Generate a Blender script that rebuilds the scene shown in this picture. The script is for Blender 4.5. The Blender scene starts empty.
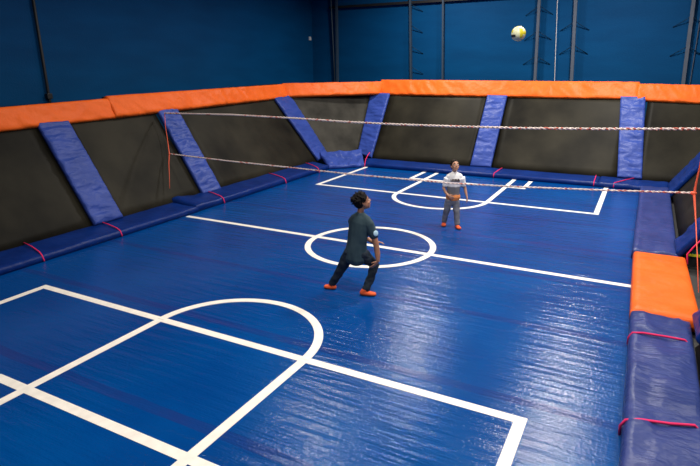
import bpy, bmesh, math, random
from mathutils import Vector, Matrix, noise
random.seed(7)
scn = bpy.context.scene
COL = scn.collection
PI = math.pi

# ------------------------------------------------------------------ helpers
def link(name, me, mat=None, parent=None, smooth=True):
    o = bpy.data.objects.new(name, me)
    COL.objects.link(o)
    if mat is not None:
        for m in (mat if isinstance(mat, (list, tuple)) else [mat]):
            me.materials.append(m)
    if smooth:
        for p in me.polygons:
            p.use_smooth = True
    if parent is not None:
        o.parent = parent
    return o

def mesh_from(name, V, F):
    me = bpy.data.meshes.new(name)
    me.from_pydata([tuple(v) for v in V], [], F)
    bm = bmesh.new(); bm.from_mesh(me)
    bmesh.ops.recalc_face_normals(bm, faces=bm.faces)
    bm.to_mesh(me); bm.free()
    me.update()
    return me

def tag(o, label=None, cat=None, group=None, kind=None):
    if label: o['label'] = label
    if cat: o['category'] = cat
    if group: o['group'] = group
    if kind: o['kind'] = kind
    return o

def empty(name, loc, rz=0.0):
    o = bpy.data.objects.new(name, None)
    o.empty_display_size = .1
    COL.objects.link(o)
    o.location = loc
    o.rotation_euler = (0, 0, rz)
    return o

def box_geo(x0, x1, y0, y1, z0, z1):
    V = [(x0,y0,z0),(x1,y0,z0),(x1,y1,z0),(x0,y1,z0),(x0,y0,z1),(x1,y0,z1),(x1,y1,z1),(x0,y1,z1)]
    F = [(0,3,2,1),(4,5,6,7),(0,1,5,4),(1,2,6,5),(2,3,7,6),(3,0,4,7)]
    return V, F

def box(name, dims, mat, parent=None, bevel=0.0):
    V, F = box_geo(*dims)
    me = mesh_from(name, V, F)
    if bevel:
        bm = bmesh.new(); bm.from_mesh(me)
        bmesh.ops.bevel(bm, geom=bm.edges[:], offset=bevel, segments=2, affect='EDGES', profile=.6)
        bm.to_mesh(me); bm.free()
    return link(name, me, mat, parent, smooth=False)

def tube_geo(pts, radii, n=10, base=0):
    """round tube through points; returns V, F"""
    pts = [Vector(p) for p in pts]
    if not isinstance(radii, (list, tuple)):
        radii = [radii] * len(pts)
    V, F = [], []
    ref = None
    for i, p in enumerate(pts):
        a = pts[max(i-1, 0)]; b = pts[min(i+1, len(pts)-1)]
        t = (b - a).normalized()
        if ref is None:
            ref = t.orthogonal().normalized()
        u = (ref - t * ref.dot(t)).normalized(); ref = u
        w = t.cross(u)
        for k in range(n):
            an = 2*PI*k/n
            V.append(p + (u*math.cos(an) + w*math.sin(an)) * radii[i])
    for i in range(len(pts)-1):
        for k in range(n):
            k2 = (k+1) % n
            F.append((base+i*n+k, base+i*n+k2, base+(i+1)*n+k2, base+(i+1)*n+k))
    F.append(tuple(base+k for k in reversed(range(n))))
    F.append(tuple(base+(len(pts)-1)*n+k for k in range(n)))
    return V, F

def tube(name, pts, radii, mat, parent=None, n=10):
    V, F = tube_geo(pts, radii, n)
    return link(name, mesh_from(name, V, F), mat, parent)

# ------------------------------------------------------------------ materials
def new_mat(name):
    m = bpy.data.materials.new(name); m.use_nodes = True
    nt = m.node_tree
    b = nt.nodes['Principled BSDF']
    return m, nt, b

def N(nt, t, **kw):
    n = nt.nodes.new(t)
    for k, v in kw.items():
        if k in n.inputs: n.inputs[k].default_value = v
        else: setattr(n, k, v)
    return n

def ramp(nt, stops):
    r = nt.nodes.new('ShaderNodeValToRGB')
    e = r.color_ramp.elements
    while len(e) < len(stops): e.new(.5)
    for x, (p, c) in zip(e, stops):
        x.position = p; x.color = (*c, 1)
    return r

def cloth_mat(name, c1, c2, rough=.5, scale=6.0, bump=.2, bscale=40.0, stretch=(1,1,1), spec=.5, coat=0.0, dist=.01, crease=0.0, cscale=3.0):
    m, nt, b = new_mat(name)
    tc = N(nt, 'ShaderNodeTexCoord'); mp = N(nt, 'ShaderNodeMapping')
    mp.inputs['Scale'].default_value = stretch
    nt.links.new(tc.outputs['Object'], mp.inputs['Vector'])
    no = N(nt, 'ShaderNodeTexNoise', Scale=scale, Detail=4.0)
    nt.links.new(mp.outputs['Vector'], no.inputs['Vector'])
    r = ramp(nt, [(.3, c1), (.7, c2)])
    nt.links.new(no.outputs['Fac'], r.inputs['Fac'])
    nt.links.new(r.outputs['Color'], b.inputs['Base Color'])
    b.inputs['Roughness'].default_value = rough
    b.inputs['Specular IOR Level'].default_value = spec
    b.inputs['Coat Weight'].default_value = coat
    if bump:
        n2 = N(nt, 'ShaderNodeTexNoise', Scale=bscale, Detail=3.0)
        nt.links.new(mp.outputs['Vector'], n2.inputs['Vector'])
        bp = N(nt, 'ShaderNodeBump', Strength=bump, Distance=dist)
        nt.links.new(n2.outputs['Fac'], bp.inputs['Height'])
        out = bp.outputs['Normal']
        if crease:
            n3 = N(nt, 'ShaderNodeTexNoise', Scale=cscale, Detail=3.0, Distortion=.6)
            n3.noise_type = 'RIDGED_MULTIFRACTAL'
            nt.links.new(mp.outputs['Vector'], n3.inputs['Vector'])
            b2 = N(nt, 'ShaderNodeBump', Strength=crease, Distance=.028)
            nt.links.new(n3.outputs['Fac'], b2.inputs['Height'])
            nt.links.new(out, b2.inputs['Normal'])
            out = b2.outputs['Normal']
        nt.links.new(out, b.inputs['Normal'])
    return m

def plain(name, c, rough=.5, spec=.5, metal=0.0):
    m, nt, b = new_mat(name)
    no = N(nt, 'ShaderNodeTexNoise', Scale=9.0, Detail=3.0)
    r = ramp(nt, [(.3, tuple(x*.92 for x in c)), (.7, tuple(min(1, x*1.06) for x in c))])
    tc = N(nt, 'ShaderNodeTexCoord')
    nt.links.new(tc.outputs['Object'], no.inputs['Vector'])
    nt.links.new(no.outputs['Fac'], r.inputs['Fac'])
    nt.links.new(r.outputs['Color'], b.inputs['Base Color'])
    b.inputs['Roughness'].default_value = rough
    b.inputs['Specular IOR Level'].default_value = spec
    b.inputs['Metallic'].default_value = metal
    return m

M = {}
M['strut'] = cloth_mat('blue_violet_vinyl', (.026,.056,.265), (.036,.072,.335), .40, 3, .5, 11, spec=.18, dist=.03, crease=.8, cscale=3.2, stretch=(.6,.6,1.3))
M['base'] = cloth_mat('deep_blue_vinyl', (.002,.018,.125), (.004,.027,.170), .36, 3, .4, 9, spec=.16, dist=.02, crease=.5, cscale=1.6)
M['side'] = cloth_mat('indigo_vinyl', (.020,.036,.148), (.030,.048,.192), .36, 3, .5, 10, spec=.2, dist=.03, crease=.7, cscale=2.2, stretch=(.7,1.5,1))
M['orange'] = cloth_mat('orange_vinyl', (.82,.122,.012), (.90,.150,.020), .45, 2.5, .35, 10, spec=.15, dist=.03, crease=.9, cscale=2.6)
M['mesh'] = cloth_mat('black_trampoline_mesh', (.0045,.0040,.0026), (.027,.024,.016), .50, .9, .12, 220, spec=.09, dist=.004)
M['meshsheen'] = cloth_mat('sheen_trampoline_mesh', (.013,.012,.009), (.055,.051,.041), .50, 1.6, .12, 220, spec=.10, dist=.004)  # same mesh made paler: sheen at the corner's angle put into the colour
M['pink'] = plain('hot_pink_webbing', (.80,.035,.14), .8, spec=.1)
M['black'] = plain('black_vinyl', (.010,.010,.012), .5)
M['line'] = plain('white_floor_paint', (.88,.82,.74), .45, spec=.2)
M['post'] = plain('grey_steel', (.085,.105,.145), .5, metal=.1)
M['darkpost'] = plain('dark_steel', (.035,.062,.100), .5, metal=.1)
M['shadow_dark'] = plain('shadow_blue', (.006,.030,.070), .6, spec=.2)  # shade tone for the rods that draw shadows beside the posts
M['rope_w'] = plain('white_rope', (.74,.61,.57), .8)
M['rope_r'] = plain('red_rope', (.55,.15,.11), .8)
M['cord'] = plain('orange_red_cord', (.85,.12,.05), .7)
M['whiteplastic'] = plain('white_plastic', (.7,.7,.72), .5)
M['teal'] = cloth_mat('teal_vinyl', (.01,.13,.15), (.015,.16,.18), .4, 3, .2, 14)
M['yellow'] = plain('yellow_edging', (.62,.62,.02), .5)

# blue court sheet: fine wet-looking ripples running along the width, purplish weld seams
def court_mat():
    m, nt, b = new_mat('glossy_blue_court_sheet')
    tc = N(nt, 'ShaderNodeTexCoord')
    no = N(nt, 'ShaderNodeTexNoise', Scale=.55, Detail=5.0)
    nt.links.new(tc.outputs['Object'], no.inputs['Vector'])
    r = ramp(nt, [(.3, (.0001,.041,.205)), (.7, (.0001,.065,.270))])
    nt.links.new(no.outputs['Fac'], r.inputs['Fac'])
    # seams every 1.67 m in Y
    sp = N(nt, 'ShaderNodeSeparateXYZ'); nt.links.new(tc.outputs['Object'], sp.inputs['Vector'])
    def mth(op, a, bv=None, cv=None):
        n = N(nt, 'ShaderNodeMath', operation=op)
        for i, x in enumerate((a, bv, cv)):
            if x is None: continue
            if isinstance(x, (int, float)): n.inputs[i].default_value = x
            else: nt.links.new(x, n.inputs[i])
        return n.outputs[0]
    w = N(nt, 'ShaderNodeTexNoise', Scale=1.2, Detail=2.0)
    nt.links.new(tc.outputs['Object'], w.inputs['Vector'])
    yy = mth('ADD', sp.outputs['Y'], mth('MULTIPLY', w.outputs['Fac'], .06))
    fr = mth('FRACT', mth('DIVIDE', mth('ADD', yy, 5.21 + 16.7), 1.67))
    d = mth('ABSOLUTE', mth('SUBTRACT', fr, .5))          # .5 at the seam
    band = mth('MULTIPLY', mth('GREATER_THAN', d, .463), .55)
    n3 = N(nt, 'ShaderNodeTexNoise', Scale=2.3, Detail=3.0)
    nt.links.new(tc.outputs['Object'], n3.inputs['Vector'])
    band = mth('MULTIPLY', band, mth('MULTIPLY', n3.outputs['Fac'], 1.3))
    mx = N(nt, 'ShaderNodeMix', data_type='RGBA')
    nt.links.new(band, mx.inputs[0]); nt.links.new(r.outputs['Color'], mx.inputs[6])
    mx.inputs[7].default_value = (.016,.020,.135,1)
    # scuffs
    mp2 = N(nt, 'ShaderNodeMapping'); mp2.inputs['Scale'].default_value = (3, 1.2, 1); mp2.inputs['Rotation'].default_value = (0,0,.7)
    nt.links.new(tc.outputs['Object'], mp2.inputs['Vector'])
    sc = N(nt, 'ShaderNodeTexNoise', Scale=3.0, Detail=8.0, Roughness=.7)
    nt.links.new(mp2.outputs['Vector'], sc.inputs['Vector'])
    scr = ramp(nt, [(.66, (0,0,0)), (.80, (.22,.22,.22))])
    nt.links.new(sc.outputs['Fac'], scr.inputs['Fac'])
    mx2 = N(nt, 'ShaderNodeMix', data_type='RGBA')
    nt.links.new(scr.outputs['Color'], mx2.inputs[0]); nt.links.new(mx.outputs[2], mx2.inputs[6])
    mx2.inputs[7].default_value = (.03,.11,.36,1)
    nt.links.new(mx2.outputs[2], b.inputs['Base Color'])
    # ripples
    mp = N(nt, 'ShaderNodeMapping'); mp.inputs['Scale'].default_value = (.45, 4.2, 1)
    nt.links.new(tc.outputs['Object'], mp.inputs['Vector'])
    n1 = N(nt, 'ShaderNodeTexNoise', Scale=2.6, Detail=3.0)
    nt.links.new(mp.outputs['Vector'], n1.inputs['Vector'])
    n2 = N(nt, 'ShaderNodeTexNoise', Scale=34.0, Detail=3.0)
    nt.links.new(tc.outputs['Object'], n2.inputs['Vector'])
    h = mth('ADD', n1.outputs['Fac'], mth('MULTIPLY', n2.outputs['Fac'], .20))
    bp = N(nt, 'ShaderNodeBump', Strength=.7, Distance=.022)
    nt.links.new(h, bp.inputs['Height'])
    nt.links.new(bp.outputs['Normal'], b.inputs['Normal'])
    b.inputs['Roughness'].default_value = .18
    b.inputs['Specular IOR Level'].default_value = .23
    return m
M['court'] = court_mat()

def wall_mat():
    m, nt, b = new_mat('navy_painted_wall')
    tc = N(nt, 'ShaderNodeTexCoord')
    mp = N(nt, 'ShaderNodeMapping'); mp.inputs['Scale'].default_value = (.4, .4, 1.6)
    nt.links.new(tc.outputs['Object'], mp.inputs['Vector'])
    no = N(nt, 'ShaderNodeTexNoise', Scale=1.6, Detail=5.0)
    nt.links.new(mp.outputs['Vector'], no.inputs['Vector'])
    r = ramp(nt, [(.3, (.0001,.050,.155)), (.7, (.0002,.063,.190))])
    nt.links.new(no.outputs['Fac'], r.inputs['Fac'])
    nt.links.new(r.outputs['Color'], b.inputs['Base Color'])
    n2 = N(nt, 'ShaderNodeTexNoise', Scale=26.0, Detail=4.0)
    nt.links.new(tc.outputs['Object'], n2.inputs['Vector'])
    bp = N(nt, 'ShaderNodeBump', Strength=.2, Distance=.02)
    nt.links.new(n2.outputs['Fac'], bp.inputs['Height'])
    nt.links.new(bp.outputs['Normal'], b.inputs['Normal'])
    b.inputs['Roughness'].default_value = .6
    b.inputs['Specular IOR Level'].default_value = .10
    return m
M['wall'] = wall_mat()
M['concrete'] = cloth_mat('dark_concrete', (.012,.012,.013), (.022,.022,.022), .7, 2, .1, 30)
M['ceiling'] = plain('dark_ceiling', (.02,.02,.022), .8)

# ------------------------------------------------------------------ room
XL, XR, YF, YB, ZC = -7.95, 11.0, -12.5, 11.05, 7.6
tag(box('floor', (XL, XR, YF, YB, -.25, -.05), M['concrete']), 'dark concrete slab under and around the padded court', kind='structure')
tag(box('wall_left', (XL-.2, XL, YF, YB, -.25, ZC), M['wall']), 'navy painted wall on the left behind the slanted mesh panels', kind='structure')
tag(box('wall_back', (XL, XR, YB, YB+.2, -.25, ZC), M['wall']), 'navy painted back wall with steel posts', kind='structure')
tag(box('wall_right', (XR, XR+.2, YF, YB, -.25, ZC), M['wall']), kind='structure')
tag(box('wall_front', (XL, XR, YF-.2, YF, -.25, ZC), M['wall']), kind='structure')
tag(box('ceiling', (XL, XR, YF, YB, ZC, ZC+.2), M['ceiling']), kind='structure')

# court sheet
court = box('court_floor', (-4.9, 4.5, -9.0, 7.6, -.05, 0.0), M['court'])
tag(court, 'glossy blue vinyl court floor with white sports lines', kind='structure')

LW = .052
LZ = [.0022]
def strip(name, x0, x1, y0, y1):
    LZ[0] += .00012
    V, F = box_geo(x0, x1, y0, y1, .0002, LZ[0])
    return link(name, mesh_from(name, V, F), M['line'], court, smooth=False)

def arc(name, cx, cy, r, a0, a1, n=64, z=.0062):
    V, F = [], []
    closed = abs(a1 - a0) >= 2*PI - 1e-6
    m = n if closed else n+1
    for i in range(m):
        a = a0 + (a1-a0)*i/n
        for rr, zz in ((r-LW, .0002), (r+LW, .0002), (r+LW, z), (r-LW, z)):
            V.append((cx+rr*math.cos(a), cy+rr*math.sin(a), zz))
    for i in range(n):
        j = (i+1) % m
        for k in range(4):
            k2 = (k+1) % 4
            F.append((i*4+k, j*4+k, j*4+k2, i*4+k2))
    if not closed:
        F.append((0,1,2,3)); F.append(tuple((m-1)*4+k for k in (3,2,1,0)))
    return link(name, mesh_from(name, V, F), M['line'], court, smooth=False)

strip('halfway_line', -4.32, 4.2, -LW, LW)
arc('centre_circle', 0, 0, 1.1, 0, 2*PI, 96)
# near end
strip('penalty_box_line', -3.345-LW, 3.37+LW, -3.856-LW, -3.856+LW)
strip('penalty_box_line', -3.345-LW, -3.345+LW, -8.6, -3.856-LW)
strip('penalty_box_line', 3.37-LW, 3.37+LW, -8.6, -3.856-LW)
strip('key_line', .038-1.065-LW, .038-1.065+LW, -8.6, -3.856+LW)
strip('key_line', .038+1.065-LW, .038+1.065+LW, -8.6, -3.856+LW)
arc('key_arc', .038, -3.856, 1.065, 0, PI, 48)
strip('goal_box_line', -1.47-LW, 1.47+LW, -5.594-LW, -5.594+LW)
strip('goal_box_line', -1.47-LW, -1.47+LW, -8.6, -5.594-LW)
strip('goal_box_line', 1.47-LW, 1.47+LW, -8.6, -5.594-LW)
# far end
strip('penalty_box_line', -3.55-LW, 3.335+LW, 4.058-LW, 4.058+LW)
strip('penalty_box_line', -3.55-LW, -3.55+LW, 4.058+LW, 7.02)
strip('penalty_box_line', 3.335-LW, 3.335+LW, 4.058+LW, 6.95)
strip('key_line', -.105-1.117-LW, -.105-1.117+LW, 4.058-LW, 7.0)
strip('key_line', -.105+1.117-LW, -.105+1.117+LW, 4.058-LW, 7.0)
arc('key_arc', -.105, 4.058, 1.117, PI, 2*PI, 48)
strip('goal_box_line', -1.62-LW, 1.465+LW, 5.95-LW, 5.95+LW)
strip('goal_box_line', -1.62-LW, -1.62+LW, 5.95+LW, 7.0)
strip('goal_box_line', 1.465-LW, 1.465+LW, 5.95+LW, 6.95)

# ------------------------------------------------------------------ padded pieces
def pad_mesh(name, q, t, nu, nv, wr=.01, wf=(5, 5), seed=0, edge=.10, bulge=0.0, hfun=None, diag=0.0):
    """vinyl pad on a quad q = P00,P10,P11,P01 (u along 0-1, v along 0-3), thickness t along the normal"""
    P = [Vector(x) for x in q]
    n = ((P[1]-P[0]).cross(P[3]-P[0])).normalized()
    lu = ((P[1]-P[0]).length + (P[2]-P[3]).length)/2
    lv = ((P[3]-P[0]).length + (P[2]-P[1]).length)/2
    def S(u, v): return (P[0]*(1-u)+P[1]*u)*(1-v) + (P[3]*(1-u)+P[2]*u)*v
    def spread(k, n_, L):                   # denser near the rims
        s = k/n_
        return s
    def prof(s, L):                         # rounded rim
        d = min(s, 1-s)*L
        if d >= edge: return 1.0
        x = 1 - d/edge
        return .45 + .55*math.sqrt(max(0, 1 - x*x))
    def params(n_, L):
        r = [0.0, .12*edge/L, .4*edge/L, edge/L]
        inner = [edge/L + (1-2*edge/L)*k/n_ for k in range(1, n_)]
        return r + inner + [1-x for x in reversed(r)]
    us, vs = params(nu, lu), params(nv, lv)
    V, F = [], []
    for v in vs:
        for u in us:
            h = t*min(prof(u, lu), prof(v, lv))
            uu, vv = u*lu + diag*v*lv, v*lv
            w = noise.noise(Vector((uu*wf[0], vv*wf[1], seed*3.7)))
            w2 = noise.noise(Vector((uu*wf[0]*2.3, vv*wf[1]*2.3, seed*3.7+9)))
            rid = 1 - abs(noise.noise(Vector((uu*wf[0]*.9+4, vv*wf[1]*.9, seed*5.1))))*2.2
            fade = min(1, min(u, 1-u)*lu/.05+.25)
            fade = min(fade, min(1, min(v, 1-v)*lv/.05+.25))
            h += fade*wr*(w + .45*w2 + .8*max(0, rid)**3)
            h += bulge*math.sin(PI*u)*math.sin(PI*v)
            if hfun: h += hfun(u, v)
            V.append(S(u, v) + n*max(h, .01))
    nU, nV = len(us), len(vs)
    top = len(V)
    for v in vs:
        for u in us:
            V.append(S(u, v))
    for j in range(nV-1):
        for i in range(nU-1):
            a = j*nU+i
            F.append((a, a+1, a+1+nU, a+nU))
            F.append((top+a, top+a+nU, top+a+1+nU, top+a+1))
    for i in range(nU-1):
        F.append((i, top+i, top+i+1, i+1))
        a = (nV-1)*nU+i
        F.append((a, a+1, top+a+1, top+a))
    for j in range(nV-1):
        a = j*nU
        F.append((a, a+nU, top+a+nU, top+a))
        a = j*nU+nU-1
        F.append((a, top+a, top+a+nU, a+nU))
    return mesh_from(name, V, F)

def pad(name, q, t, nu, nv, mat, parent=None, **kw):
    return link(name, pad_mesh(name, q, t, nu, nv, **kw), mat, parent)

def strap(parent, pts, name='strap', r=.011):
    return tube(name, pts, r, M['pink'], parent, 8)

# slanted plane of each wall
def XLp(z, off=0.0):                        # left wall surface, off = inward along the normal
    return -5.0 - (z-.15)*1.25/1.85 + off
def YBp(z, off=0.0):
    return 7.75 + (z-.15)*1.40/1.85 - off
def XRp(z, off=0.0):
    return 4.75 + (z-.15)*1.25/1.85 - off
def topL(y): return 1.965 + .0150*(y+1.0)    # lower rim of the left orange pads

# --- trampoline mesh panels between the struts
def panel(name, q, mat, label, sag=.08, nu=14, nv=10, frame=None):
    P = [Vector(x) for x in q]
    n = ((P[1]-P[0]).cross(P[3]-P[0])).normalized()
    V, F = [], []
    for side in (0, 1):
        for j in range(nv+1):
            for i in range(nu+1):
                u, v = i/nu, j/nv
                s = (P[0]*(1-u)+P[1]*u)*(1-v) + (P[3]*(1-u)+P[2]*u)*v
                d = -sag*math.sin(PI*u)*math.sin(PI*v)
                V.append(s + n*(d - side*.012))
    st = (nu+1)*(nv+1); w = nu+1
    for j in range(nv):
        for i in range(nu):
            a = j*w+i
            F.append((a, a+1, a+1+w, a+w)); F.append((st+a, st+a+w, st+a+1+w, st+a+1))
    for i in range(nu):
        F.append((i, st+i, st+i+1, i+1)); a = nv*w+i; F.append((a, a+1, st+a+1, st+a))
    for j in range(nv):
        a = j*w; F.append((a, a+w, st+a+w, st+a)); a = j*w+nu; F.append((a, st+a, st+a+w, a+w))
    o = link(name, mesh_from(name, V, F), mat)
    return tag(o, label, 'trampoline panel', 'slanted black trampoline wall panels')

zb = .12
def Lq(y0, y1, z0=zb, ztop=None, off=-.05):
    za, zc = (topL(y0)+.12, topL(y1)+.12)
    # order gives a normal that points into the court (+X, +Z)
    return [(XLp(z0, off), y0, z0), (XLp(z0, off), y1, z0), (XLp(zc, off), y1, zc), (XLp(za, off), y0, za)]
def Bq(x0, x1, z0=zb, z1=2.2, off=-.05):
    return [(x0, YBp(z0, off), z0), (x1, YBp(z0, off), z0), (x1, YBp(z1, off), z1), (x0, YBp(z1, off), z1)]
def Rq(y0, y1, z0=zb, z1=2.1, off=-.05):
    return [(XRp(z0, off), y1, z0), (XRp(z0, off), y0, z0), (XRp(z1, off), y0, z1), (XRp(z1, off), y1, z1)]

panel('trampoline_panel', Lq(-6.5, -1.71), M['mesh'], 'black mesh wall panel nearest on the left, at the photo edge', nu=20)
panel('trampoline_panel', Lq(-1.09, 1.24), M['mesh'], 'black mesh wall panel between first and second left strut pads')
panel('trampoline_panel', Lq(1.84, 6.62), M['mesh'], 'black mesh wall panel between second left strut and the corner strut')
panel('trampoline_panel', [(-5.22, 6.75, .20), (-4.28, 7.95, .20), (-4.50, 9.32, 2.18), (-6.40, 6.80, 2.18)], M['meshsheen'],
      'mesh panel with painted pale sheen cutting across the back left corner')
panel('trampoline_panel', Bq(-3.80, -.44), M['mesh'], 'black mesh back wall panel left of the boy in white')
panel('trampoline_panel', Bq(.14, 3.56), M['mesh'], 'black mesh back wall panel between the two right hand back struts')
panel('trampoline_panel', Bq(3.98, 6.35, z0=.10), M['mesh'], 'black mesh back wall panel at the back right corner')
panel('trampoline_panel', Rq(2.05, 6.1), M['mesh'], 'dark mesh panel leaning out beside the indigo side pad')
panel('trampoline_panel', Rq(-6.5, -1.9), M['mesh'], 'dark mesh panel leaning out at the lower right edge')

# --- strut pads lying on the slope
def strut(q, label, seed, name='strut_pad', mat=None, wf=(2.2, 8)):
    o = pad(name, q, .085, 16, 70, mat or M['strut'], wr=.022, wf=wf, seed=seed, edge=.03, diag=.30)
    return tag(o, label, 'strut pad', 'blue padded struts on the slanted walls')
def Lst(y0, y1, dy=0.0, z0=.13):
    z1 = topL((y0+y1)/2)+.03
    return [(XLp(z0, -.04), y0, z0), (XLp(z0, -.04), y1, z0), (XLp(z1, -.04), y1+dy, z1), (XLp(z1, -.04), y0+dy, z1)]
strut(Lst(-1.73, -1.07), 'blue strut pad nearest on the left slanted wall', 1)
strut(Lst(1.22, 1.86, .06), 'blue strut pad on the left wall where the net rope is tied', 2)
strut([(XLp(.14,-.04), 6.45, .16), (XLp(.22,-.04)+.06, 7.10, .22), (XLp(2.12,-.04), 6.98, 2.12), (XLp(2.12,-.04), 6.05, 2.12)],
      'blue strut pad ending the left wall at the back corner', 3)
strut([(-4.30, YBp(.24,-.04)+.02, .24), (-3.74, YBp(.15,-.04), .15), (-3.78, YBp(2.12,-.04), 2.12), (-4.52, YBp(2.12,-.04)+.02, 2.12)],
      'blue strut pad leftmost on the back wall, beside the corner panel', 4)
strut([(-.46, YBp(.13,-.04), .13), (.165, YBp(.13,-.04), .13), (.155, YBp(2.12,-.04), 2.12), (-.46, YBp(2.12,-.04), 2.12)],
      'blue strut pad on the back wall right above the boy in white', 5)
strut([(3.53, YBp(.13,-.04), .13), (4.12, YBp(.13,-.04), .13), (3.92, YBp(2.14,-.04), 2.14), (3.29, YBp(2.14,-.04), 2.14)],
      'blue strut pad rightmost on the back wall, under the orange joint', 6)
def Rst(y0, y1, z1=2.1, z0=.10, dy=0.0):
    return [(XRp(z0, -.04), y1, z0), (XRp(z0, -.04), y0, z0), (XRp(z1, -.04), y0+dy, z1), (XRp(z1, -.04), y1+dy, z1)]
strut(Rst(6.05, 7.35), 'dark blue strut pad rising from the back right corner', 7, mat=M['base'])
strut(Rst(1.36, 2.12), 'dark blue strut pad rising right beside the orange entrance pad', 8, mat=M['base'])
strut([(XRp(.2, -.04), -1.36, .2), (XRp(.2, -.04), -2.0, .2), (XRp(2.1, -.04), -2.0, 2.1), (XRp(2.1, -.04), -1.36, 2.1)], 'dark blue strut pad stub at the right edge below the orange pad', 9, mat=M['base'])

# --- orange rail pads on the top rim
def orange(q, label, seed, t=.11, nu=90):
    o = pad('rail_pad', q, t, nu, 8, M['orange'], wr=.026, wf=(4.5, 2.0), seed=seed, edge=.04, diag=.9)
    return tag(o, label, 'rail pad', 'orange rail pads along the wall tops')
def Lo(y0, y1, h0=.42, h1=.42, off=-.10):
    a, b_ = topL(y0)-.035, topL(y1)-.035
    return [(XLp(a, off), y0, a), (XLp(b_, off), y1, b_), (XLp(b_+h1, off)+.10, y1, b_+h1), (XLp(a+h0, off)+.10, y0, a+h0)]
o1 = orange(Lo(-6.6, .16, .40, .42), 'orange rail pad nearest on the left wall top', 11)
o2 = orange(Lo(.04, 6.80, .46, .42), 'orange rail pad on the left wall between joint and back corner', 12, .14, nu=110)
o3 = orange([(-6.36, 6.80, 2.07), (-4.20, 9.24, 2.09), (-4.16, 9.60, 2.50), (-6.60, 6.90, 2.49)], 'short orange rail pad across the back left corner', 13, nu=24)
o4 = orange([(-4.24, YBp(2.08,-.10), 2.07), (3.72, YBp(2.08,-.10), 2.07), (3.72, YBp(2.55,-.10)-.08, 2.53), (-4.24, YBp(2.55,-.10)-.08, 2.56)],
            'long orange rail pad along the back wall top', 14, nu=120)
o5 = orange([(3.68, YBp(2.03,-.10), 2.04), (6.6, YBp(2.0,-.10), 1.95), (6.6, YBp(2.45,-.10)-.08, 2.43), (3.68, YBp(2.5,-.10)-.08, 2.48)],
            'orange rail pad at the right end of the back wall', 15)
# thin black strip showing above the left rail pads
for o, y0, y1, h in ((o1, -6.5, 0.02, .40), (o2, .1, 6.7, .435)):
    a, b_ = topL(y0)-.035+h, topL(y1)-.035+h
    V, F = [], []
    for (y, z) in ((y0, a), (y1, b_)):
        x = XLp(z, -.10)+.06
        V += [(x-.10, y, z-.05), (x+.02, y, z-.02), (x+.02, y, z+.035), (x-.10, y, z+.035)]
    F = [(0,1,2,3), (7,6,5,4), (0,4,5,1), (1,5,6,2), (2,6,7,3), (3,7,4,0)]
    link('black_strip', mesh_from('black_strip', V, F), M['black'], o, smooth=False)

# --- base pads round the edge of the court
def base_pad(q, t, nu, nv, label, seed, mat=None, **kw):
    kk = dict(wr=.008, wf=(2.0, 4.0), edge=.07); kk.update(kw)
    o = pad('edge_pad', q, t, nu, nv, mat or M['base'], seed=seed, **kk)
    return tag(o, label, 'edge pad', 'blue pads round the court edge')
# left, near piece (u runs +Y, v runs -X so the normal is up)
def fold(u, v): return .06*math.exp(-((u-.03)/.045)**2)*(.3+v) + .018*math.sin(u*95)*math.exp(-u*9)*v
bl1 = base_pad([(-4.36, -6.6, 0), (-4.36, .38, 0), (-5.12, .38, .03), (-5.12, -6.6, .03)][::1], .12, 60, 9, 'blue edge pad along the near left wall with two pink straps', 21)
bl2 = base_pad([(-4.38, .34, 0), (-4.42, 6.15, 0), (-5.22, 6.35, .05), (-5.14, .34, .05)], .135, 60, 9, 'blue edge pad along the far left wall beyond the crumpled joint', 22, hfun=fold)
bl3 = base_pad([(-4.42, 6.13, 0), (-3.62, 6.98, 0), (-4.14, 7.80, .34), (-5.14, 6.72, .34)], .08, 30, 22, 'crumpled blue pad bulging in the back left corner', 23, mat=M['strut'], wr=.055, wf=(3.4, 2.6), edge=.03, bulge=-.06)
bb1 = base_pad([(-3.62, 7.0, 0), (3.14, 7.0, 0), (3.14, 7.78, .03), (-3.98, 7.80, .03)], .125, 60, 9, 'long blue edge pad along the foot of the back wall', 24)
bb2 = base_pad([(3.12, 6.98, 0), (4.72, 6.92, 0), (4.76, 7.72, .03), (3.12, 7.80, .03)], .125, 24, 12, 'blue edge pad sagging in the back right corner', 25, wr=.02)
br1 = base_pad([(4.74, 1.32, 0), (4.74, 6.90, 0), (4.10, 6.90, 0), (4.08, 1.32, 0)], .155, 60, 9, 'indigo edge pad on the right behind the orange pad', 26, mat=M['side'], wr=.026, wf=(1.5, 4.0), edge=.04, diag=.5)
br2 = pad('entrance_pad', [(4.90, -1.20, 0), (4.84, 1.30, 0), (4.105, 1.30, 0), (4.14, -1.20, 0)], .15, 30, 12, M['orange'], wr=.010, wf=(3.5, 1.8), seed=27, edge=.06)
tag(br2, 'orange pad on the right edge of the court between indigo pads', 'edge pad')
br3 = base_pad([(4.78, -6.6, 0), (4.78, -1.22, 0), (4.145, -1.22, 0), (4.19, -6.6, 0)], .155, 70, 12, 'indigo edge pad in the lower right foreground with two pink straps', 28, mat=M['side'], wr=.032, wf=(1.5, 3.4), edge=.04, diag=.6)

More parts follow.
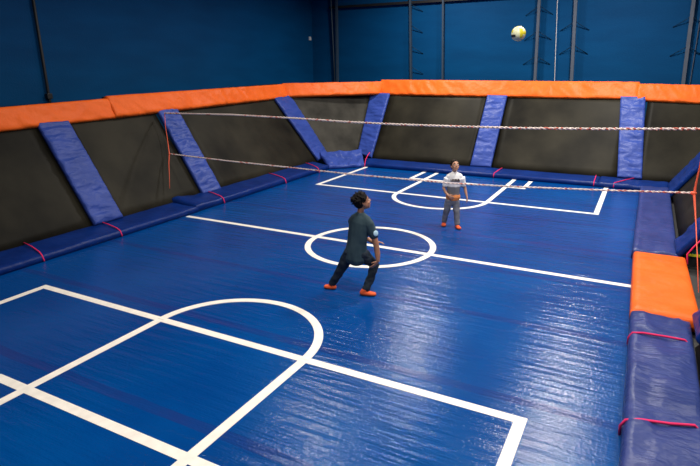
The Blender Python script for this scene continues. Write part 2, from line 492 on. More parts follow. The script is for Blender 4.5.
# pink straps, each tied round its pad
def strapL(par, ya, yb, t=.135):
    strap(par, [(-5.08, ya, t+.055), (-4.80, ya*.7+yb*.3, t+.045), (-4.50, ya*.25+yb*.75, t+.02), (-4.375, yb, t-.01), (-4.345, yb+.005, .03), (-4.35, yb+.005, .008)])
strapL(bl1, -3.05, -3.20, .125)
strapL(bl1, -1.55, -1.66, .125)
strapL(bl2, 1.42, 1.22, .14)
strapL(bl2, 3.95, 3.72, .14)
strapL(bl2, 5.85, 5.45, .14)
def strapB(par, xa, xb, t=.125, y0=6.975):
    strap(par, [(xa, 7.72, t+.05), (xa*.6+xb*.4, 7.45, t+.04), (xb, y0+.05, t+.01), (xb, y0-.005, t-.04), (xb, y0-.01, .012)])
strap(bl3, [(-3.76, 7.66, .36), (-3.72, 7.45, .32), (-3.66, 7.15, .21), (-3.605, 6.985, .09), (-3.60, 6.955, .012)])
strapB(bb1, .50, .44)
strapB(bb1, 3.02, 3.03)
strapB(bb2, 3.93, 3.50)
def strapR(par, ya, yb):
    strap(par, [(4.152, ya, .01), (4.148, ya, .10), (4.18, ya, .165), (4.28, ya*.8+yb*.2, .182), (4.5, (ya+yb)/2, .185), (4.68, yb, .178), (4.762, yb, .10), (4.765, yb, .01)], r=.012)
strapR(br3, -1.92, -1.88)
strapR(br3, -3.68, -3.52)
strap(br2, [(4.86, 1.20, .06), (4.84, 1.27, .20), (4.92, 1.30, .34), (5.08, 1.31, .58)], 'strap', .013)

# teal mat beyond the opening, lying under the leaning strut
tm = empty('floor_mat', (5.9, 2.0, -.05))
tag(tm, 'teal mat with yellow edge glimpsed at the right behind the orange pad', 'mat')
box('mat_base', (-1.04, .9, -.50, .7, 0, .13), M['black'], tm, .005)
box('mat_top', (-1.04, .9, -.50, .7, .131, .20), M['teal'], tm, .01)
box('edge_strip', (-1.04, .9, -.535, -.502, .165, .205), M['yellow'], tm, .004)

# ------------------------------------------------------------------ steel posts, cables and small fittings on the back wall
def post(xb, xt, w, mat, label, shadow_rods=(), name='wall_post', d=.10):
    root = empty(name, (xb, YB-.14, -.05))
    tag(root, label, 'post', 'steel posts against the back wall')
    dx = (xt-xb)*(7.4/2.55)
    x0 = xb - (xt-xb)*(2.6/2.55)
    V = []
    for z, cx in ((0, x0-xb), (7.6, x0+dx-xb)):
        V += [(cx-w/2, -d/2, z), (cx+w/2, -d/2, z), (cx+w/2, d/2, z), (cx-w/2, d/2, z)]
    F = [(0,3,2,1), (4,5,6,7), (0,1,5,4), (1,2,6,5), (2,3,7,6), (3,0,4,7)]
    link('upright', mesh_from('upright', V, F), mat, root, smooth=False)
    for (z, side) in shadow_rods:  # dark rods shaped as the diagonal shadows beside the post
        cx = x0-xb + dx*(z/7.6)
        tube('bracket', [(cx+side*w*.3, .0, z+.06), (cx+side*.16, .045, z-.03), (cx+side*.42, .125, z-.19)], .011, M['shadow_dark'], root, 6)  # dark rod standing in for a diagonal shadow, no real bracket
    return root
bz = (3.0, 3.7, 4.4, 5.1, 5.8)
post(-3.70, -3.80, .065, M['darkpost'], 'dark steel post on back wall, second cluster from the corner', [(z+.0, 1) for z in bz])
post(-2.50, -2.60, .06, M['darkpost'], 'dark steel post on back wall right of the dark post with shadow rods', [])
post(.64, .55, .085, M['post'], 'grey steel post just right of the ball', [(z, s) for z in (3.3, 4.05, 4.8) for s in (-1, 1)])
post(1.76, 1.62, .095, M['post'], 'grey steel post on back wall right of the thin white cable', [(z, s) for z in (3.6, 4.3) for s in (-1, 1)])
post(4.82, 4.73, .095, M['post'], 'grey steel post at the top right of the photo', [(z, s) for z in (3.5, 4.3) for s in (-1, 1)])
post(-6.76, -6.76, .07, M['darkpost'], 'slim dark steel post on back wall nearest the corner', [])
tag(tube('cable', [(-6.90, YB-.10, -.05), (-6.90, YB-.10, 2.5), (-7.02, YB-.10, 5.3), (-7.08, YB-.1, ZC)], .026, M['darkpost'], None, 8),
    'grey conduit leaning beside the slim post near the back corner', 'conduit')
tag(tube('cable', [(1.24, YB-.05, -.05), (1.24, YB-.05, 2.5), (1.09, YB-.05, 4.9), (1.0, YB-.05, ZC)], .010, M['whiteplastic'], None, 8),
    'thin pale cable between the two grey posts on the back wall', 'cable')
tag(tube('cable', [(5.02, YB-.05, -.05), (5.00, YB-.05, 2.5), (4.98, YB-.05, 4.9), (4.96, YB-.05, ZC)], .012, M['post'], None, 8),
    'thin grey cable right of the top right post', 'cable')
beam = empty('wall_beam', (-2.9, YB-.06, 5.17))
tag(beam, 'dark horizontal steel beam across the top of the back wall', 'beam')
box('beam_web', (-4.2, 13.8, -.03, .055, -.025, .025), M['black'], beam, .005)
box('beam_flange', (-4.2, 13.8, -.055, -.03, -.045, .045), M['black'], beam, .004)
lp = empty('wall_pole', (XL+.06, -.30, -.05))
tag(lp, 'dark thin pole against the left wall above the first strut', 'pole')
tube('pole_tube', [(0, 0, 0), (0, 0, 2.46), (0, 0, ZC+.05)], .032, M['black'], lp, 8)
box('foot_clamp', (-.05, .05, -.06, .06, 2.42, 2.54), M['black'], lp, .01)
tag(box('junction_box', (XL, XL+.05, 10.78, 10.90, 4.02, 4.16), M['whiteplastic'], None, .008), 'small white box high on the left wall by the corner', 'junction box')

# ------------------------------------------------------------------ net ropes
def twisted(name, pts, parent, r=.012, amp=.013, step=.05, pitch=.35, red=.28, seed=1):
    rnd = random.Random(seed)
    P = [Vector(p) for p in pts]
    L = [0]
    for a, b_ in zip(P, P[1:]): L.append(L[-1]+(b_-a).length)
    def at(s):
        for i in range(len(P)-1):
            if s <= L[i+1] or i == len(P)-2:
                f = (s-L[i])/(L[i+1]-L[i]); return P[i].lerp(P[i+1], f), (P[i+1]-P[i]).normalized()
    n = int(L[-1]/step)
    V, F, mats = [], [], []
    K = 6
    for st in (0, 1):
        pts2 = []
        for k in range(n+1):
            p, t = at(L[-1]*k/n)
            s = L[-1]*k/n
            u = t.cross(Vector((0, 0, 1)))
            if u.length < .1: u = Vector((0, 1, 0))
            u.normalize(); w = t.cross(u)
            a = 2*PI*s/pitch + st*PI
            pts2.append(p + (u*math.cos(a) + w*math.sin(a))*amp)
        v, f = tube_geo(pts2, r, K, len(V))
        V += v; F += f
        cur = 0
        for k in range(n):
            cur = 1 if rnd.random() < red else 0
            mats += [cur]*K
        mats += [0, 0]
    me = bpy.data.meshes.new(name)
    me.from_pydata([tuple(v) for v in V], [], F)
    o = link(name, me, [M['rope_w'], M['rope_r']], parent)
    for p_, m_ in zip(me.polygons, mats): p_.material_index = m_
    return o
net = empty('rope_net', (-5.9, 1.28, 1.95))
tag(net, 'two red flecked white ropes strung across the court as a net', 'net')
O = Vector((-5.9, 1.28, 1.95))
def rel(pts): return [tuple(Vector(q)-O) for q in pts]
twisted('upper_rope', rel([(-6.03, 1.28, 2.00), (-4.06, 1.29, 2.03), (-2.23, 1.29, 2.01), (-1.08, 1.29, 1.985), (-.02, 1.29, 1.98), (.98, 1.29, 1.99), (2.16, 1.29, 2.01), (3.38, 1.29, 2.05), (4.70, 1.29, 2.11), (5.97, 1.5, 2.17)]), net, seed=3, r=.0120, amp=.0105, step=.035, pitch=.16, red=.16)
twisted('lower_rope', rel([(-5.61, .90, 1.12), (-3.99, 1.0, 1.06), (-2.17, 1.13, 1.01), (-1.0, 1.16, .985), (1.05, 1.21, .98), (2.25, 1.25, 1.02), (3.5, 1.29, 1.08), (4.79, 1.30, 1.16)]), net, seed=4, r=.0095, amp=.009, step=.035, pitch=.16, red=.16)
tube('end_cord', rel([(-6.03, 1.28, 2.00), (-5.94, 1.18, 1.72), (-5.78, 1.05, 1.40), (-5.61, .90, 1.12), (-5.49, .74, .92), (-5.34, .58, .70), (-5.15, .37, .45)]), [.007, .007, .008, .012, .009, .006, .004], M['cord'], net, 8)
tube('end_cord', rel([(4.80, 1.34, 2.12), (4.80, 1.32, 1.55), (4.79, 1.30, 1.28), (4.79, 1.28, 1.14), (4.84, .85, .80), (4.87, .3, .50), (4.90, -.30, .17)]), [.010, .010, .015, .020, .008, .006, .005], M['cord'], net, 8)
tube('knot', rel([(4.74, 1.30, 1.16), (4.78, 1.285, 1.155), (4.82, 1.28, 1.16)]), [.018, .034, .018], M['cord'], net, 8)
tube('knot', rel([(-5.64, .91, 1.13), (-5.61, .90, 1.12), (-5.58, .89, 1.11)]), [.010, .018, .010], M['cord'], net, 8)

# ------------------------------------------------------------------ volleyball
def volleyball(loc, r):
    bm = bmesh.new()
    n = 24
    axes = [(Vector((1,0,0)), Vector((0,0,1)), Vector((0,1,0))), (Vector((-1,0,0)), Vector((0,0,1)), Vector((0,1,0))),
            (Vector((0,1,0)), Vector((1,0,0)), Vector((0,0,1))), (Vector((0,-1,0)), Vector((1,0,0)), Vector((0,0,1))),
            (Vector((0,0,1)), Vector((0,1,0)), Vector((1,0,0))), (Vector((0,0,-1)), Vector((0,1,0)), Vector((1,0,0)))]
    for fi, (c, u, v) in enumerate(axes):
        g = {}
        for i in range(n+1):
            for j in range(n+1):
                a, b_ = -1+2*i/n, -1+2*j/n
                a2, b2 = math.tan(a*PI/4), math.tan(b_*PI/4)
                p = (c + u*a2 + v*b2).normalized()
                s3 = (i/n*3) % 1.0
                dd = min(s3, 1-s3, 1.0)
                de = min(i, n-i, j, n-j)/n*3
                groove = max(0, 1-min(dd, de)/.12)
                g[i, j] = bm.verts.new(p*r*(1-.022*groove))
        for i in range(n):
            for j in range(n):
                f = bm.faces.new((g[i,j], g[i+1,j], g[i+1,j+1], g[i,j+1]))
                strip_ = i*3//n
                f.material_index = {0: (0,1,0), 1: (0,0,1), 2: (1,0,1), 3: (0,0,1), 4: (0,1,0), 5: (0,1,0)}[fi][strip_]
                q = f.calc_center_median()/r
                if q.x < -.30 and q.y < .1 and -.42 < q.z < -.10: f.material_index = 2
    bmesh.ops.remove_doubles(bm, verts=bm.verts, dist=1e-5)
    bmesh.ops.recalc_face_normals(bm, faces=bm.faces)
    me = bpy.data.meshes.new('volleyball'); bm.to_mesh(me); bm.free()
    o = link('volleyball', me, [plain('ball_white', (.80,.80,.52), .45), plain('ball_yellow', (.80,.66,.03), .45), plain('ball_black', (.012,.014,.02), .45)])
    o.location = loc
    o.rotation_euler = (.0, -.10, .12)
    return tag(o, 'white and yellow volleyball with black patch in mid air', 'ball')
volleyball((2.377, -.465, 3.411), .093)

# ------------------------------------------------------------------ people
def loft(V, F, path, side=None, n=18):
    """closed tapered solid through path items (pos, rx, ry); side = direction of rx"""
    pts = [Vector(p[0]) for p in path]
    rings = []
    def frame(i):
        a = pts[max(i-1, 0)]; b_ = pts[min(i+1, len(pts)-1)]
        t = (b_-a).normalized()
        s = Vector(side) if side is not None else t.orthogonal()
        s = (s - t*s.dot(t)).normalized()
        return t, s, t.cross(s)
    def add(c, s, w, rx, ry):
        b0 = len(V)
        for k in range(n):
            an = 2*PI*k/n
            V.append(c + s*math.cos(an)*rx + w*math.sin(an)*ry)
        rings.append(b0)
    t, s, w = frame(0); rx, ry = path[0][1], path[0][2]; m = min(rx, ry)
    for q in (80, 55, 28):
        a = math.radians(q); add(pts[0]-t*math.sin(a)*m*.8, s, w, rx*math.cos(a), ry*math.cos(a))
    for i in range(len(pts)):
        t, s, w = frame(i); add(pts[i], s, w, path[i][1], path[i][2])
    rx, ry = path[-1][1], path[-1][2]; m = min(rx, ry)
    for q in (28, 55, 80):
        a = math.radians(q); add(pts[-1]+t*math.sin(a)*m*.8, s, w, rx*math.cos(a), ry*math.cos(a))
    for a, b_ in zip(rings, rings[1:]):
        for k in range(n):
            k2 = (k+1) % n
            F.append((a+k, a+k2, b_+k2, b_+k))
    F.append(tuple(rings[0]+k for k in reversed(range(n))))
    F.append(tuple(rings[-1]+k for k in range(n)))

def chain(V, F, pts, n=12):
    loft(V, F, [(p, r, r) for p, r in pts], None, n)

def ell(V, F, c, fx, fy, fz, n=16):
    """ellipsoid with half-axis vectors"""
    c = Vector(c); b0 = len(V); m = n//2
    V.append(c+fz)
    for j in range(1, m):
        th = PI*j/m
        for k in range(n):
            an = 2*PI*k/n
            V.append(c + fz*math.cos(th) + (fx*math.cos(an)+fy*math.sin(an))*math.sin(th))
    V.append(c-fz)
    last = len(V)-1
    for k in range(n):
        k2 = (k+1) % n
        F.append((b0, b0+1+k, b0+1+k2))
        F.append((last, b0+1+(m-2)*n+k2, b0+1+(m-2)*n+k))
    for j in range(m-2):
        for k in range(n):
            k2 = (k+1) % n
            a = b0+1+j*n
            F.append((a+k, a+n+k, a+n+k2, a+k2))

def solid(name, V, F, voxel, mat, parent, smooth=4, wr=0.0, wscale=(9, 9, 3)):
    """union of the closed pieces as one continuous skin"""
    me = mesh_from(name+'_raw', V, F)
    o = bpy.data.objects.new(name, me); COL.objects.link(o)
    r = o.modifiers.new('r', 'REMESH'); r.mode = 'VOXEL'; r.voxel_size = voxel; r.use_smooth_shade = True
    s = o.modifiers.new('s', 'SMOOTH'); s.factor = .5; s.iterations = smooth
    dg = bpy.context.evaluated_depsgraph_get(); dg.update()
    me2 = bpy.data.meshes.new_from_object(o.evaluated_get(dg))
    bpy.data.objects.remove(o); bpy.data.meshes.remove(me)
    me2.name = name
    if wr:
        nm = [v.normal.copy() for v in me2.vertices]
        for v, k in zip(me2.vertices, nm):
            q = Vector((v.co.x*wscale[0], v.co.y*wscale[1], v.co.z*wscale[2]))
            v.co += k*wr*(noise.noise(q)+.5*noise.noise(q*2.1))
    me2.materials.clear()
    return link(name, me2, mat, parent)

def hand(V, F, wrist, tip_dir, palm_n, thumb, size=.15, curl=.5, r=.0072):
    """palm, four fingers and a thumb; palm_n = side the fingers curl to, thumb = side of the thumb"""
    w = Vector(wrist); d = Vector(tip_dir).normalized()
    pn = Vector(palm_n); pn = (pn - d*pn.dot(d)).normalized()
    th = Vector(thumb); th = (th - d*th.dot(d) - pn*th.dot(pn)).normalized()
    pl = size*.50
    loft(V, F, [(w, .019, .015), (w+d*pl*.45, .030, .014), (w+d*pl*.95, .033, .012)], th, 14)
    for k, (off, ln) in enumerate(((.026, .42), (.009, .48), (-.009, .45), (-.025, .36))):
        b0 = w + d*pl*.85 + th*off
        L = size*ln
        pts = [(b0, r*1.12)]
        p = b0; dd = d.copy()
        for q in range(3):
            a = curl*(.45 if q == 0 else 1.0)*.75
            dd = (dd*math.cos(a) + pn*math.sin(a)).normalized()
            p = p + (dd + th*off*2.2).normalized()*L*(.46, .32, .24)[q]
            pts.append((p, r*(1.05, .95, .8)[q]))
        chain(V, F, pts, 10)
    b0 = w + d*pl*.22 + th*.020
    p1 = b0 + (th*.75 + d*.65 + pn*.25).normalized()*size*.22
    p2 = p1 + (th*.35 + d*.9 + pn*.3).normalized()*size*.18
    chain(V, F, [(b0, r*1.5), (p1, r*1.25), (p2, r*1.0)], 10)

def head_geo(V, F, c, f, up, s=1.0):
    f = Vector(f).normalized(); up = Vector(up); up = (up - f*up.dot(f)).normalized(); rt = f.cross(up)
    c = Vector(c)
    def P(a, b_, d): return c + (f*a + rt*b_ + up*d)*s
    ell(V, F, P(-.008, 0, .022), f*.094*s, rt*.073*s, up*.088*s, 24)             # cranium
    ell(V, F, P(.026, 0, -.040), f*.066*s, rt*.058*s, up*.068*s, 20)             # face
    ell(V, F, P(.052, 0, -.086), f*.030*s, rt*.034*s, up*.022*s, 16)             # chin
    for b_ in (-1, 1):
        ell(V, F, P(.052, b_*.034, -.030), f*.030*s, rt*.024*s, up*.022*s, 14)   # cheeks
        ell(V, F, P(-.006, b_*.074, -.012), f*.020*s, rt*.009*s, up*.030*s, 12)  # ears
    loft(V, F, [(P(.088, 0, .008), .008*s, .007*s), (P(.104, 0, -.022), .012*s, .011*s)], rt, 10)
    for b_ in (-1, 1):
        ell(V, F, P(.094, b_*.010, -.026), f*.011*s, rt*.009*s, up*.007*s, 8)    # nostrils
    ell(V, F, P(.086, 0, -.052), f*.010*s, rt*.022*s, up*.006*s, 10)             # lips
    ell(V, F, P(.084, 0, -.062), f*.010*s, rt*.019*s, up*.006*s, 10)
    ell(V, F, P(.080, 0, .022), f*.010*s, rt*.044*s, up*.009*s, 12)              # brow ridge
    return P, f, rt, up

def face_parts(P, f, rt, up, s, parent, mats):
    for b_ in (-1, 1):
        V, F = [], []
        ell(V, F, P(.0795, b_*.032, .004), f*.010*s, rt*.014*s, up*.0085*s, 14)
        e = link('eye', mesh_from('eye', V, F), mats['eye'], parent)
        V, F = [], []
        ell(V, F, P(.0865, b_*.032, .006), f*.004*s, rt*.0065*s, up*.0065*s, 12)
        link('iris', mesh_from('iris', V, F), mats['iris'], e)
        V, F = [], []
        chain(V, F, [(P(.084, b_*.018, .024), .004*s), (P(.086, b_*.034, .029), .005*s), (P(.074, b_*.050, .024), .003*s)], 8)
        link('eyebrow', mesh_from('eyebrow', V, F), mats['hair'], parent)
    V, F = [], []
    ell(V, F, P(.0925, 0, -.057), f*.005*s, rt*.017*s, up*.0035*s, 12)
    link('mouth', mesh_from('mouth', V, F), mats['mouth'], parent)

def hair_geo(V, F, P, f, rt, up, s, rnd, spike=.022):
    ell(V, F, P(-.024, 0, .046), f*.100*s, rt*.084*s, up*.082*s, 24)
    ell(V, F, P(-.052, 0, .006), f*.064*s, rt*.076*s, up*.076*s, 20)
    for b_ in (-1, 1):
        ell(V, F, P(.006, b_*.070, .020), f*.022*s, rt*.011*s, up*.034*s, 10)
    for k in range(110):
        a = rnd.uniform(0, 2*PI); e = rnd.uniform(-.5, 1.0)
        ce = math.sqrt(max(0, 1-e*e))
        d = f*math.cos(a)*ce + rt*math.sin(a)*ce + up*e
        if d.dot(f) > .55 and e < .55: continue
        base = P(-.026, 0, .042) + (f*math.cos(a)*ce*.092 + rt*math.sin(a)*ce*.078 + up*e*.076)*s
        tip = base + (d*.7 + up*rnd.uniform(-.5, .3) + f*rnd.uniform(-.3, .5)).normalized()*spike*rnd.uniform(.7, 1.4)
        chain(V, F, [(base, .013*s), (tip, .004*s)], 8)

def foot(V, F, ankle, heel, toe, r=.033):
    a, h, t = Vector(ankle), Vector(heel), Vector(toe)
    d = (t-h); d.z = 0; d.normalize(); sd = d.cross(Vector((0, 0, 1)))
    loft(V, F, [(a+Vector((0,0,.05)), r*.85, r*.85), (a, r*.9, r*.95), (Vector((h.x*.65+a.x*.35, h.y*.65+a.y*.35, .042)), r*.85, r*.95)], sd, 16)
    loft(V, F, [(Vector((h.x, h.y, .034)), .030, .030), (h.lerp(t, .35)*1, .036, .036), (h.lerp(t, .72), .042, .026), (Vector((t.x, t.y, .022))-d*.02, .034, .020)], sd, 16)

def skin_mat(name, c):
    m, nt, b = new_mat(name)
    no = N(nt, 'ShaderNodeTexNoise', Scale=14.0, Detail=3.0)
    tc = N(nt, 'ShaderNodeTexCoord'); nt.links.new(tc.outputs['Object'], no.inputs['Vector'])
    r = ramp(nt, [(.3, tuple(x*.88 for x in c)), (.7, tuple(x*1.08 for x in c))])
    nt.links.new(no.outputs['Fac'], r.inputs['Fac']); nt.links.new(r.outputs['Color'], b.inputs['Base Color'])
    b.inputs['Roughness'].default_value = .5
    return m
eye_m = {'eye': plain('eye_white', (.75,.73,.70), .3), 'iris': plain('iris_dark', (.015,.010,.008), .2),
         'hair': cloth_mat('black_hair', (.005,.004,.004), (.012,.009,.008), .7, 40, .4, 90, spec=.12), 'mouth': plain('lip', (.22,.06,.05), .5)}

YAW = .4927
# ---- boy in dark clothes, lunging, seen from behind
b1 = empty('person', (.65, -2.02, 0), YAW)
tag(b1, 'person in dark T-shirt and trousers lunging sideways, looking up at the ball', 'person')
sk1 = skin_mat('brown_skin', (.42,.19,.105))
Fw, Rt = Vector((.55, .83, 0)), Vector((.83, -.55, 0))
hf = Vector((.90, .28, .26)); hc = Vector((.196, .0, 1.298))
V, F = [], []
P1, f1, rt1, up1 = head_geo(V, F, hc, hf, (-.2, 0, 1), 1.06)
loft(V, F, [((.150, -.01, 1.06), .048, .048), ((.165, -.005, 1.13), .042, .044), ((.183, 0, 1.22), .045, .048)], Rt, 16)
loft(V, F, [((.10, .0, .56), .115, .085), ((.115, .0, .70), .105, .080), ((.145, .0, .88), .120, .085), ((.165, 0, 1.02), .120, .075), ((.168, -.005, 1.09), .06, .05)], Rt, 22)
# legs
chain(V, F, [((.025, .03, .58), .078), ((-.085, .07, .33), .055), ((-.16, .095, .20), .050), ((-.235, .12, .07), .034)], 14)
chain(V, F, [((.19, -.03, .58), .080), ((.365, .03, .385), .056), ((.31, -.045, .23), .050), ((.235, -.115, .07), .034)], 14)
foot(V, F, (-.235, .12, .07), (-.195, .10, .03), (-.345, .155, .02))
foot(V, F, (.235, -.115, .07), (.185, -.11, .03), (.385, -.145, .02))
# right arm, hand hanging by the thigh
chain(V, F, [((.285, -.07, 1.01), .048), ((.345, -.09, .86), .045), ((.380, -.105, .715), .039), ((.398, -.120, .60), .038), ((.402, -.135, .505), .027)], 14)
hand(V, F, (.402, -.135, .50), (-.66, -.06, -.75), (-.5, .75, .4), (.2, -.8, -.3), .165, .35)
# left arm, forearm reaching past the body to the right
chain(V, F, [((.065, .085, 1.01), .046), ((.13, .20, .88), .044), ((.20, .27, .77), .038), ((.29, .25, .69), .034), ((.365, .215, .655), .026)], 14)
hand(V, F, (.365, .215, .655), (.95, -.12, .10), (-.1, -.2, -1), (.1, -.5, .8), .165, .5)
body1 = solid('body', V, F, .0048, sk1, b1, 3)
face_parts(P1, f1, rt1, up1, 1.06, b1, eye_m)
V, F = [], []
hair_geo(V, F, P1, f1, rt1, up1, 1.09, random.Random(3), .030)
solid('hair', V, F, .006, eye_m['hair'], b1, 2)
shirt1_m = cloth_mat('dark_teal_shirt', (.025,.050,.064), (.040,.072,.088), .75, 7, .2, 60, spec=.3)
V, F = [], []
loft(V, F, [((.102, .0, .50), .158, .128), ((.110, .0, .60), .152, .122), ((.127, .0, .74), .140, .112), ((.150, .0, .90), .152, .115), ((.172, 0, 1.02), .162, .108), ((.175, -.003, 1.085), .130, .082), ((.174, -.004, 1.125), .068, .062)], Rt, 28)
loft(V, F, [((.235, -.04, 1.06), .066, .066), ((.29, -.07, 1.0), .074, .072), ((.345, -.085, .845), .064, .060)], None, 18)
loft(V, F, [((.115, .045, 1.06), .066, .066), ((.075, .095, 1.0), .074, .072), ((.13, .20, .86), .062, .060)], None, 18)
chain(V, F, [((.174, -.004, 1.10), .060), ((.215, -.03, 1.085), .060), ((.262, -.055, 1.045), .062)], 14)
chain(V, F, [((.172, -.002, 1.10), .060), ((.130, .03, 1.085), .060), ((.095, .07, 1.045), .062)], 14)
solid('t_shirt', V, F, .007, shirt1_m, b1, 6, .010, (10, 10, 4))
pants1_m = cloth_mat('navy_trousers', (.010,.018,.030), (.018,.028,.043), .8, 8, .2, 60, spec=.25)
V, F = [], []
loft(V, F, [((.10, .0, .64), .130, .105), ((.105, .0, .56), .138, .108), ((.108, .0, .51), .120, .095)], Rt, 24)
chain(V, F, [((.035, .03, .57), .094), ((-.04, .055, .43), .082), ((-.09, .07, .33), .068), ((-.16, .095, .20), .060), ((-.225, .116, .085), .052)], 18)
chain(V, F, [((.185, -.03, .57), .096), ((.28, .0, .475), .086), ((.365, .03, .385), .072), ((.315, -.045, .24), .060), ((.242, -.11, .09), .052)], 18)
solid('trousers', V, F, .007, pants1_m, b1, 5, .009, (14, 14, 14))
sock_m = plain('orange_sock', (.78,.105,.025), .8)
def sock(par, an, he, to):
    V, F = [], []
    h, t, a = Vector(he), Vector(to), Vector(an)
    d = (t-h); d.z = 0; d.normalize(); sd = d.cross(Vector((0, 0, 1)))
    loft(V, F, [(Vector((h.x, h.y, .038)), .036, .036), (h.lerp(t, .35), .042, .040), (h.lerp(t, .72), .048, .030), (Vector((t.x, t.y, .026))-d*.01, .038, .024)], sd, 18)
    loft(V, F, [(Vector((a.x, a.y, .085)), .040, .043), (Vector((h.x*.6+a.x*.4, h.y*.6+a.y*.4, .045)), .040, .045)], sd, 16)
    o = solid('sock', V, F, .006, sock_m, par, 3)
    for v in o.data.vertices:
        if v.co.z < .002: v.co.z = .002
    return o
sock(b1, (-.235, .12, .07), (-.195, .10, .035), (-.335, .15, .026))
sock(b1, (.235, -.115, .07), (.185, -.11, .035), (.375, -.142, .026))
# pale round patch on the right sleeve
V, F = [], []
cpt = Vector((.372, -.135, .895)); nn = Vector((.55, -.80, .22)).normalized(); uu = nn.cross(Vector((0,0,1))).normalized(); vv = nn.cross(uu)
ell(V, F, cpt, uu*.040, vv*.040, nn*.012, 18)
pt = link('sleeve_patch', mesh_from('sleeve_patch', V, F), plain('pale_blue_print', (.42,.62,.74), .6), b1)
pt['label'] = 'pale blue round patch'

# ---- boy in white, facing the camera
b2 = empty('person', (.90, 1.76, 0), YAW)
tag(b2, 'person in white and grey T-shirt with orange waistband and jeans, standing behind the rope', 'person')
sk2 = skin_mat('tan_skin', (.52,.26,.16))
Rt2 = Vector((1, 0, 0))
hf2 = Vector((.12, -.90, .36)); hc2 = Vector((.022, -.01, 1.205))
V, F = [], []
P2, f2, rt2, up2 = head_geo(V, F, hc2, hf2, (0, .2, 1), .98)
loft(V, F, [((.02, .01, .99), .044, .044), ((.02, .01, 1.05), .040, .042), ((.022, .012, 1.13), .042, .045)], Rt2, 16)
loft(V, F, [((.01, .0, .54), .105, .080), ((.012, .0, .66), .098, .076), ((.018, .0, .82), .112, .082), ((.02, .0, .95), .118, .075), ((.02, .005, 1.01), .065, .05)], Rt2, 22)
chain(V, F, [((-.055, .0, .54), .070), ((-.088, .03, .32), .050), ((-.105, .07, .20), .046), ((-.118, .10, .07), .032)], 14)
chain(V, F, [((.068, .0, .54), .070), ((.090, -.05, .31), .050), ((.098, -.07, .19), .046), ((.105, -.095, .07), .032)], 14)
foot(V, F, (-.118, .10, .07), (-.112, .13, .03), (-.145, -.03, .02))
foot(V, F, (.105, -.095, .07), (.10, -.07, .03), (.13, -.235, .02))
chain(V, F, [((-.105, 0, .97), .042), ((-.150, .0, .87), .035), ((-.172, -.005, .77), .030), ((-.135, -.055, .695), .027), ((-.098, -.10, .65), .021)], 14)
hand(V, F, (-.098, -.10, .65), (.75, -.30, -.45), (.2, .9, .1), (.5, -.2, .8), .14, .45)
chain(V, F, [((.150, 0, .97), .042), ((.205, .0, .87), .035), ((.232, -.005, .78), .030), ((.252, -.035, .69), .026), ((.264, -.06, .63), .020)], 14)
hand(V, F, (.264, -.06, .63), (.15, -.25, -.95), (-.9, -.1, -.1), (-.2, -.9, .2), .14, .4)
solid('body', V, F, .0048, sk2, b2, 3)
face_parts(P2, f2, rt2, up2, .98, b2, eye_m)
V, F = [], []
hair_geo(V, F, P2, f2, rt2, up2, .96, random.Random(5), .018)
solid('hair', V, F, .006, cloth_mat('dark_brown_hair', (.010,.007,.005), (.022,.014,.010), .7, 40, .4, 90, spec=.12), b2, 2)
# shirt: white above, grey panel below
def shirt2_mat():
    m, nt, b = new_mat('white_and_grey_shirt')
    tc = N(nt, 'ShaderNodeTexCoord'); sp = N(nt, 'ShaderNodeSeparateXYZ')
    nt.links.new(tc.outputs['Object'], sp.inputs['Vector'])
    no = N(nt, 'ShaderNodeTexNoise', Scale=30.0, Detail=3.0); nt.links.new(tc.outputs['Object'], no.inputs['Vector'])
    ad = N(nt, 'ShaderNodeMath', operation='MULTIPLY_ADD'); nt.links.new(no.outputs['Fac'], ad.inputs[0]); ad.inputs[1].default_value = .02
    nt.links.new(sp.outputs['Z'], ad.inputs[2])
    r = ramp(nt, [(.0, (.105,.105,.115)), (.815, (.17,.17,.18)), (.832, (.80,.79,.79)), (1, (.85,.84,.84))])
    nt.links.new(ad.outputs[0], r.inputs['Fac']); nt.links.new(r.outputs['Color'], b.inputs['Base Color'])
    b.inputs['Roughness'].default_value = .8
    return m
V, F = [], []
loft(V, F, [((.015, .0, .60), .132, .102), ((.016, .0, .70), .122, .098), ((.018, .0, .82), .132, .104), ((.02, .0, .95), .146, .102), ((.02, .003, 1.025), .118, .078), ((.02, .006, 1.06), .062, .058)], Rt2, 28)
loft(V, F, [((-.07, .0, 1.0), .062, .062), ((-.118, .0, .955), .068, .064), ((-.150, .0, .825), .056, .056)], None, 18)
loft(V, F, [((.11, .0, 1.0), .062, .062), ((.165, .0, .965), .076, .068), ((.205, .0, .825), .056, .056)], None, 18)
chain(V, F, [((.02, .004, 1.035), .056), ((-.025, .002, 1.025), .056), ((-.085, .0, .99), .060)], 14)
chain(V, F, [((.02, .004, 1.035), .056), ((.068, .002, 1.025), .056), ((.125, .0, .99), .060)], 14)
sh2 = solid('t_shirt', V, F, .007, shirt2_mat(), b2, 5, .007, (10, 10, 4))
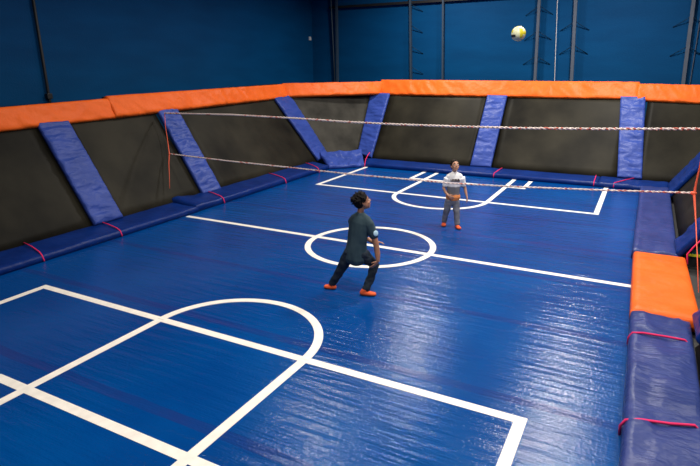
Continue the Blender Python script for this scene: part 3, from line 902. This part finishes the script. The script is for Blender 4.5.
# illegible dark print across the chest: a row of short strokes
V, F = [], []
rnd = random.Random(2)
for k in range(7):
    x = -.058 + k*.026
    for (dx, z0, z1) in ((0, .915, .968), (.012, .915, .943 + .025*(k % 2))):
        yy = -.1075 + 2.2*(x-.02)**2
        v, f = box_geo(x+dx-.0045, x+dx+.0045, yy-.004, yy+.03, z0, z1)
        b0 = len(V); V += v; F += [tuple(i+b0 for i in q) for q in f]
    v, f = box_geo(x, x+.014, yy-.004, yy+.03, .926+.014*(k % 3), .936+.014*(k % 3)); b0 = len(V); V += v; F += [tuple(i+b0 for i in q) for q in f]
pr = link('chest_print', mesh_from('chest_print', V, F), plain('dark_print', (.10,.07,.07), .8), sh2, smooth=False)
V, F = [], []
loft(V, F, [((.015, .0, .585), .140, .110), ((.015, .0, .615), .142, .112), ((.015, .0, .635), .136, .106)], Rt2, 26)
wb = solid('waistband', V, F, .007, cloth_mat('orange_fabric', (.66,.20,.05), (.78,.27,.08), .8, 8, .3, 60), b2, 2, .006, (20, 20, 30))
wb['label'] = 'orange waistband'
jean_m = cloth_mat('grey_jeans', (.12,.125,.15), (.24,.24,.265), .85, 9, .2, 80, spec=.2)
V, F = [], []
loft(V, F, [((.012, .0, .61), .122, .094), ((.012, .0, .53), .126, .098), ((.008, .0, .485), .105, .085)], Rt2, 24)
chain(V, F, [((-.052, .0, .53), .080), ((-.074, .015, .42), .072), ((-.088, .03, .32), .062), ((-.105, .07, .20), .056), ((-.116, .098, .085), .052)], 18)
chain(V, F, [((.066, .0, .53), .080), ((.08, -.025, .42), .072), ((.090, -.05, .31), .062), ((.098, -.07, .19), .056), ((.104, -.093, .085), .052)], 18)
solid('jeans', V, F, .007, jean_m, b2, 5, .008, (14, 14, 14))
sock(b2, (-.118, .10, .07), (-.112, .13, .035), (-.145, -.02, .026))
sock(b2, (.105, -.095, .07), (.10, -.07, .035), (.13, -.225, .026))

# ------------------------------------------------------------------ lights
def lamp(loc, power, size=.7, col=(1, .95, .88), target=None, spread=PI):
    L = bpy.data.lights.new('ceiling_lamp', 'AREA'); L.shape = 'DISK'; L.size = size; L.energy = power; L.color = col
    L.spread = spread
    o = bpy.data.objects.new('ceiling_lamp', L); COL.objects.link(o); o.location = loc
    if target is not None:
        o.rotation_euler = (Vector(target)-Vector(loc)).to_track_quat('-Z', 'Y').to_euler()
    return o
E0 = 330
for (x, y, k) in ((-2.8, -3.5, .36), (2.8, -3.0, 1.1), (-2.8, 2.2, .68), (2.8, 2.2, 1.25), (-2.3, 8.0, 1.35), (2.8, 7.0, 1.75), (6.8, 3.0, .9), (6.8, -4.5, .95), (1.5, -8.5, .7)):
    lamp((x, y, 7.0), E0*k, spread=2.7 if y > 7 else 2.85)
w = bpy.data.worlds.new('world'); scn.world = w; w.use_nodes = True
w.node_tree.nodes['Background'].inputs[0].default_value = (.5, .6, .8, 1)
w.node_tree.nodes['Background'].inputs[1].default_value = .02

# ------------------------------------------------------------------ camera
cam = bpy.data.cameras.new('camera'); co = bpy.data.objects.new('camera', cam); COL.objects.link(co)
cam.sensor_fit = 'HORIZONTAL'; cam.sensor_width = 36.0; cam.lens = 543.06/700*36.0
yaw, pit, rol = .49266, .29570, -.00684
d = Vector((-math.sin(yaw)*math.cos(pit), math.cos(yaw)*math.cos(pit), -math.sin(pit)))
r = Vector((math.cos(yaw), math.sin(yaw), 0)); u = r.cross(d)
r2 = r*math.cos(rol) + u*math.sin(rol); u2 = -r*math.sin(rol) + u*math.cos(rol)
mw = Matrix(((r2.x, u2.x, -d.x, 3.9957), (r2.y, u2.y, -d.y, -8.1898), (r2.z, u2.z, -d.z, 3.0), (0, 0, 0, 1)))
co.matrix_world = mw
cam.clip_start = .05; cam.clip_end = 100
scn.camera = co
vs = scn.view_settings
scn.display_settings.display_device = 'sRGB'
vs.view_transform = 'Standard'; vs.look = 'None'; vs.gamma = 1.0; vs.use_curve_mapping = False
vs.exposure = -0.5
